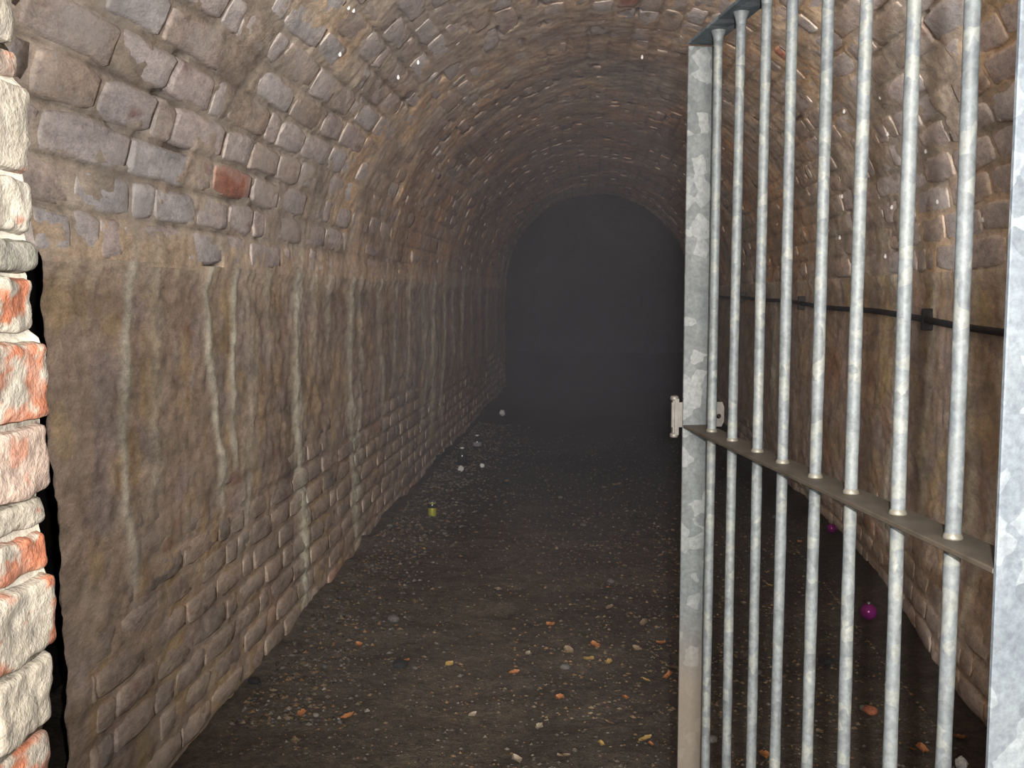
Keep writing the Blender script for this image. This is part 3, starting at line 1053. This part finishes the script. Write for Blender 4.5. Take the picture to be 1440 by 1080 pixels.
def picture_xy(o):
    q = CM.transposed() @ (o.location - Vector((0, 0, EYE)))
    return 720 + F * q.x / -q.z, 540 - F * q.y / -q.z
ORD = ['leftmost', 'second', 'third', 'fourth', 'fifth', 'sixth', 'seventh', 'eighth', 'ninth', 'tenth', 'eleventh', 'twelfth']
def label_by_place(kind, noun_of):
    cells = {}
    for o in COL.objects:
        if o.get('category') == kind and o.get('group'):
            px, py = picture_xy(o)
            colour = o['group'].split()[0]
            band = 'in the foreground' if py > 985 else ('in the near middle ground' if py > 900 else ('in the middle ground' if py > 820 else 'in the dim background'))
            side = 'seen through the gate bars' if px > 950 else ('by the left wall' if px < 560 + max(0, (900 - py)) * .25 else 'on open floor')
            cells.setdefault((colour, band, side), []).append((px, o))
    for (colour, band, side), L in cells.items():
        L.sort(key=lambda t: t[0])
        n = len(L)
        for k, (px, o) in enumerate(L):
            base = colour + ' ' + noun_of + ' ' + side + ' ' + band
            if n == 1:
                o['label'] = 'small ' + base
            elif k == 0:
                o['label'] = 'leftmost ' + base
            elif k == n - 1:
                o['label'] = 'rightmost ' + base
            else:
                o['label'] = ORD[k] + ' from left ' + base
label_by_place('leaf', 'leaf')
label_by_place('stone', 'stone')

def gravel(n, seed, sel, name, mats_col, smin, smax):
    r = np.random.default_rng(seed)
    V, Qs, C = [], [], []
    base = np.array([(1, 0, 0), (0, 1, 0), (-1, 0, 0), (0, -1, 0), (0, 0, 1), (.2, .3, -.8)], dtype=float)
    tri = np.array([(0, 1, 4), (1, 2, 4), (2, 3, 4), (3, 0, 4), (1, 0, 5), (2, 1, 5), (3, 2, 5), (0, 3, 5)])
    x, y = sel(r, n)
    z = floor_h(x, y)
    for i in range(n):
        s = r.uniform(smin, smax) * (1 if y[i] < 5 else 1.3)
        a = r.random() * 6.28
        b = base * (r.uniform(.6, 1.3, (6, 1))) * s * np.array([1, .8, .55])
        c, sn = math.cos(a), math.sin(a)
        b = np.stack([b[:, 0] * c - b[:, 1] * sn, b[:, 0] * sn + b[:, 1] * c, b[:, 2]], 1)
        V.append(b + np.array([x[i], y[i], z[i] + s * .2]))
        Qs.append(tri + 6 * i)
        C.append(np.tile(mats_col[int(r.integers(len(mats_col)))] * r.uniform(.6, 1.3), (6, 1)))
    me = npmesh(name, np.vstack(V), np.vstack(Qs), np.vstack(C), False)
    return me
def sel_all(r, n):
    y = 2.7 + 6.5 * r.random(n) ** 1.5
    return r.uniform(-1.08, 1.06, n) + .16 * sstep(3.6, 5.2, y) * r.random(n), y
def sel_left(r, n):
    y = 2.9 + 7 * r.random(n) ** 1.2
    return XL + .065 + np.abs(r.normal(0, .2, n)), y
def sel_patch(r, n):
    return r.normal(.45, .42, n).clip(-.9, 1.05), 3.0 + np.abs(r.normal(1.0, 1.1, n)).clip(0, 5)
gc = [np.array(c) for c in ((.10, .085, .07), (.07, .06, .05), (.12, .105, .09), (.05, .042, .036), (.13, .085, .05))]
gl = [np.array(c) for c in ((.13, .12, .11), (.10, .09, .08), (.17, .155, .14), (.06, .055, .05), (.12, .10, .08))]
gp = [np.array(c) for c in ((.17, .11, .06), (.12, .09, .055), (.05, .04, .033), (.17, .13, .085), (.09, .07, .05))]
M_gravel = masonry('gravel', .3, (.15, .14, .13), .1, rough=.85, spec=.1, relief=.3, gain=.7)
tag(link('gravel', gravel(6000, 5, sel_all, 'gravel', gc, .003, .009), M_gravel, kind='stuff'), 'fine dark grit scattered over the dirt floor', 'gravel')
tag(link('rubble', gravel(3600, 6, sel_left, 'rubble', gl + gp, .004, .014), M_gravel, kind='stuff'), 'grey rubble crumbs banked along the foot of the left wall', 'rubble')
tag(link('leaf_litter', gravel(2200, 7, sel_patch, 'leaf_litter', gp, .004, .011), M_gravel, kind='stuff'), 'crumbled brown leaf litter on the floor towards the gate', 'leaf litter')

# yellow-green drink can lying by the left wall
M_can = simple('yellow_green_paint', (.26, .26, .03), .35, .3, var=.15, scale=30, bumpd=0)
M_dark = simple('dark_glass', (.012, .014, .012), .15, var=.1, bumpd=0)
M_tin = simple('can_rim_metal', (.3, .3, .3), .35, .8, var=.1, bumpd=0)
p = px_on_floor(608, 730)
can = empty('drink_can', (p.x, p.y, fz(p.x, p.y)), 'small yellow green can standing on the rubble near the left wall', 'can')
v, f = lathe([(.018, 0), (.024, .005), (.025, .010), (.025, .072), (.023, .077), (.020, .083)], 20)
link('body', pymesh('body', v, f), M_can, can)
v, f = lathe([(.0255, .052), (.0262, .054), (.0262, .074), (.0245, .077)], 20)
link('dark_band', pymesh('dark_band', v, f), M_dark, can)
v, f = lathe([(.020, .081), (.022, .083), (.022, .087), (.019, .087), (.018, .083)], 20)
link('rim', pymesh('rim', v, f), M_tin, can)

# dark bottles at the wall foot further in
def bottle(px, py, h, label, a):
    p = px_on_floor(px, py)
    b = empty('bottle', (p.x, p.y, fz(p.x, p.y)), label, 'bottle', rotz=a)
    v, f = lathe([(.030, 0), (.036, .004), (.036, h * .6), (.030, h * .7), (.014, h * .8), (.013, h)], 18)
    link('body', pymesh('body', v, f), M_dark, b)
    v, f = lathe([(.015, h * .94), (.016, h * .95), (.016, h * 1.01), (.013, h * 1.02)], 14)
    link('cap', pymesh('cap', v, f), M_pale, b)
    v, f = lathe([(.0368, h * .2), (.0372, h * .21), (.0372, h * .5), (.0368, h * .51)], 18, False)
    if label.startswith('dark bottle with'):
        link('bottle_label', pymesh('bottle_label', v, f), M_paper, b)
M_pale = simple('pale_plastic', (.5, .5, .5), .4, var=.1, bumpd=0)
M_paper = simple('grey_paper', (.14, .13, .15), .8, var=.3, bumpd=0)
bottle(671, 634, .11, 'dark bottle with a grey label, farther in along the left wall foot', .3)
bottle(650, 657, .13, 'dark green black bottle without a label at the left wall foot', 1.3)

# crumpled white scraps
M_white = simple('white_paper', (.5, .5, .5), .6, var=.08, bumpd=0)
def scrap(px, py, s, label):
    p = px_on_floor(px, py)
    import bmesh
    bm = bmesh.new()
    bmesh.ops.create_icosphere(bm, subdivisions=3, radius=.5)
    co = np.array([v.co[:] for v in bm.verts])
    d = .75 + .5 * np.abs(fbm(co * 4 + px, 3, 501))
    for v, c in zip(bm.verts, co * d[:, None]):
        v.co = Vector(c) * s
    me = bpy.data.meshes.new('paper_scrap')
    bm.to_mesh(me)
    bm.free()
    o = link('paper_scrap', me, M_white, loc=(p.x, p.y, fz(p.x, p.y) + s * .38))
    tag(o, label, 'litter')
scrap(706, 587, .07, 'crumpled white scrap farthest back in the dark of the tunnel')
scrap(678, 659, .040, 'crumpled white scrap on open floor right of the dark bottles')
scrap(648, 667, .050, 'crumpled white scrap just in front of the dark bottles by the left wall')
scrap(1352, 1082, .040, 'crumpled white scrap on the floor between the last bar and the near stile')

# shiny magenta balls
M_mag = simple('magenta_foil', (.22, .018, .17), .25, .3, var=.15, scale=8, bumpd=0)
def ball(px, py, r, label):
    p = px_on_floor(px, py)
    e = empty('bauble', (min(p.x, XR - r - .02), p.y, fz(p.x, p.y)), label, 'bauble')
    prof = [(r * math.sin(a), r - r * math.cos(a)) for a in np.linspace(.06, math.pi - .06, 14)]
    v, f = lathe(prof, 20)
    link('ball', pymesh('ball', v, f), M_mag, e)
    v, f = lathe([(r * .22, r * 1.94), (r * .24, r * 1.97), (r * .24, r * 2.2), (r * .18, r * 2.22)], 12)
    link('cap', pymesh('cap', v, f), M_tin, e)
ball(1221, 872, .033, 'shiny magenta ball on the floor behind the gate, the nearer and larger')
ball(1170, 758, .026, 'shiny magenta ball at the right wall foot, the farther and smaller')

# ------------------------------------------------------------------ water drops hanging from the vault, their flash glint painted as a white base colour
M_drop_glint, nt, b = new_mat('water_drop_glint')
b.inputs['Base Color'].default_value = (.95, .95, .95, 1)
b.inputs['Roughness'].default_value = .25
b.inputs['Specular IOR Level'].default_value = 1.0
b.inputs['Metallic'].default_value = .0
v, f = lathe([(.0008, 0), (.0024, -.002), (.0036, -.005), (.0040, -.008), (.0034, -.011), (.0016, -.0128), (.0002, -.0132)], 12)
drop_me = pymesh('water_drop_glint', v, f)
drop_me.materials.append(M_drop_glint)
def hit_vault(px, py):
    d = CM @ Vector(((px - 720) / F, -(py - 540) / F, -1))
    o = Vector((0, 0, EYE))
    t = .5
    while t < 20:
        q = o + d * t
        if q.z > ZC:
            rr = math.hypot(q.x - XC, q.z - ZC)
            if rr > R - .032:
                return q
        elif q.x > XR - .03:
            return q
        t += .01
    return None
DROPS = [(497, 10), (490, 6), (903, 77), (1187, 153), (1238, 133), (1248, 185), (1302, 209), (1387, 246), (1382, 305), (1408, 162), (1184, 273), (1254, 288), (1164, 321),
         (1181, 331), (1245, 357), (560, 105), (588, 84), (478, 72), (1318, 280), (1070, 265), (1227, 699)]
for px, py in DROPS:
    q = hit_vault(px, py)
    if q is None:
        continue
    o = bpy.data.objects.new('water_drop_glint', drop_me)
    COL.objects.link(o)
    o.location = q
    s = .8 + .18 * q.y
    o.scale = (s, s, s)
    if px > 1000:
        where = 'between gate bars beside the middle rail' if py > 400 else ('low on the right vault between gate bars' if py > 270 else 'high on the right vault between gate bars')
    else:
        where = 'on the vault left of the gate top' if px > 800 else 'on the left vault near the top edge'
    o['where'] = where
    tag(o, '', 'water drop', 'glinting water drops')

cells = {}
for o in COL.objects:
    if o.get('category') == 'water drop':
        cells.setdefault(o['where'], []).append((picture_xy(o)[0], o))
        del o['where']
for where, L in cells.items():
    L.sort(key=lambda t: t[0])
    for k, (px, o) in enumerate(L):
        rank = 'glinting' if len(L) == 1 else ('leftmost glinting' if k == 0 else ('rightmost glinting' if k == len(L) - 1 else ORD[k] + ' from left'))
        o['label'] = rank + ' water drop ' + where

# ------------------------------------------------------------------ mist hanging in the tunnel
def mist():
    me = bpy.data.meshes.new('mist')
    ring = [(XL + .10, .14)] + [(XC - (R - .10) * math.cos(a), ZC + (R - .10) * math.sin(a)) for a in np.linspace(0, math.pi, 25)] + [(XR - .10, .75), (XR - .28, .14)]
    n = len(ring)
    v = [(x, 2.2, z) for x, z in ring] + [(x, 21.5, z) for x, z in ring]
    f = [(i, (i + 1) % n, n + (i + 1) % n, n + i) for i in range(n)] + [tuple(range(n))[::-1], tuple(range(n, 2 * n))]
    me.from_pydata(v, [], f)
    m = bpy.data.materials.new('mist')
    m.use_nodes = True
    nt = m.node_tree
    for n in list(nt.nodes):
        nt.nodes.remove(n)
    out = N(nt, 'ShaderNodeOutputMaterial')
    vs = N(nt, 'ShaderNodeVolumePrincipled')
    vs.inputs['Color'].default_value = (.82, .84, 1.0, 1)
    vs.inputs['Anisotropy'].default_value = -.1
    g = N(nt, 'ShaderNodeNewGeometry').outputs['Position']
    nz = noise_node(nt, g, .65, 3, .6)
    mr = N(nt, 'ShaderNodeMapRange')
    mr.inputs['From Min'].default_value = .38
    mr.inputs['From Max'].default_value = .66
    mr.inputs['To Min'].default_value = MIST * .15
    mr.inputs['To Max'].default_value = MIST * 2.5
    nt.links.new(nz, mr.inputs['Value'])
    nt.links.new(mr.outputs[0], vs.inputs['Density'])
    nt.links.new(vs.outputs[0], out.inputs['Volume'])
    tag(link('mist', me, m, kind='stuff'), 'thin pale mist hanging in the dark end of the tunnel', 'mist')
MIST = .0088
mist()
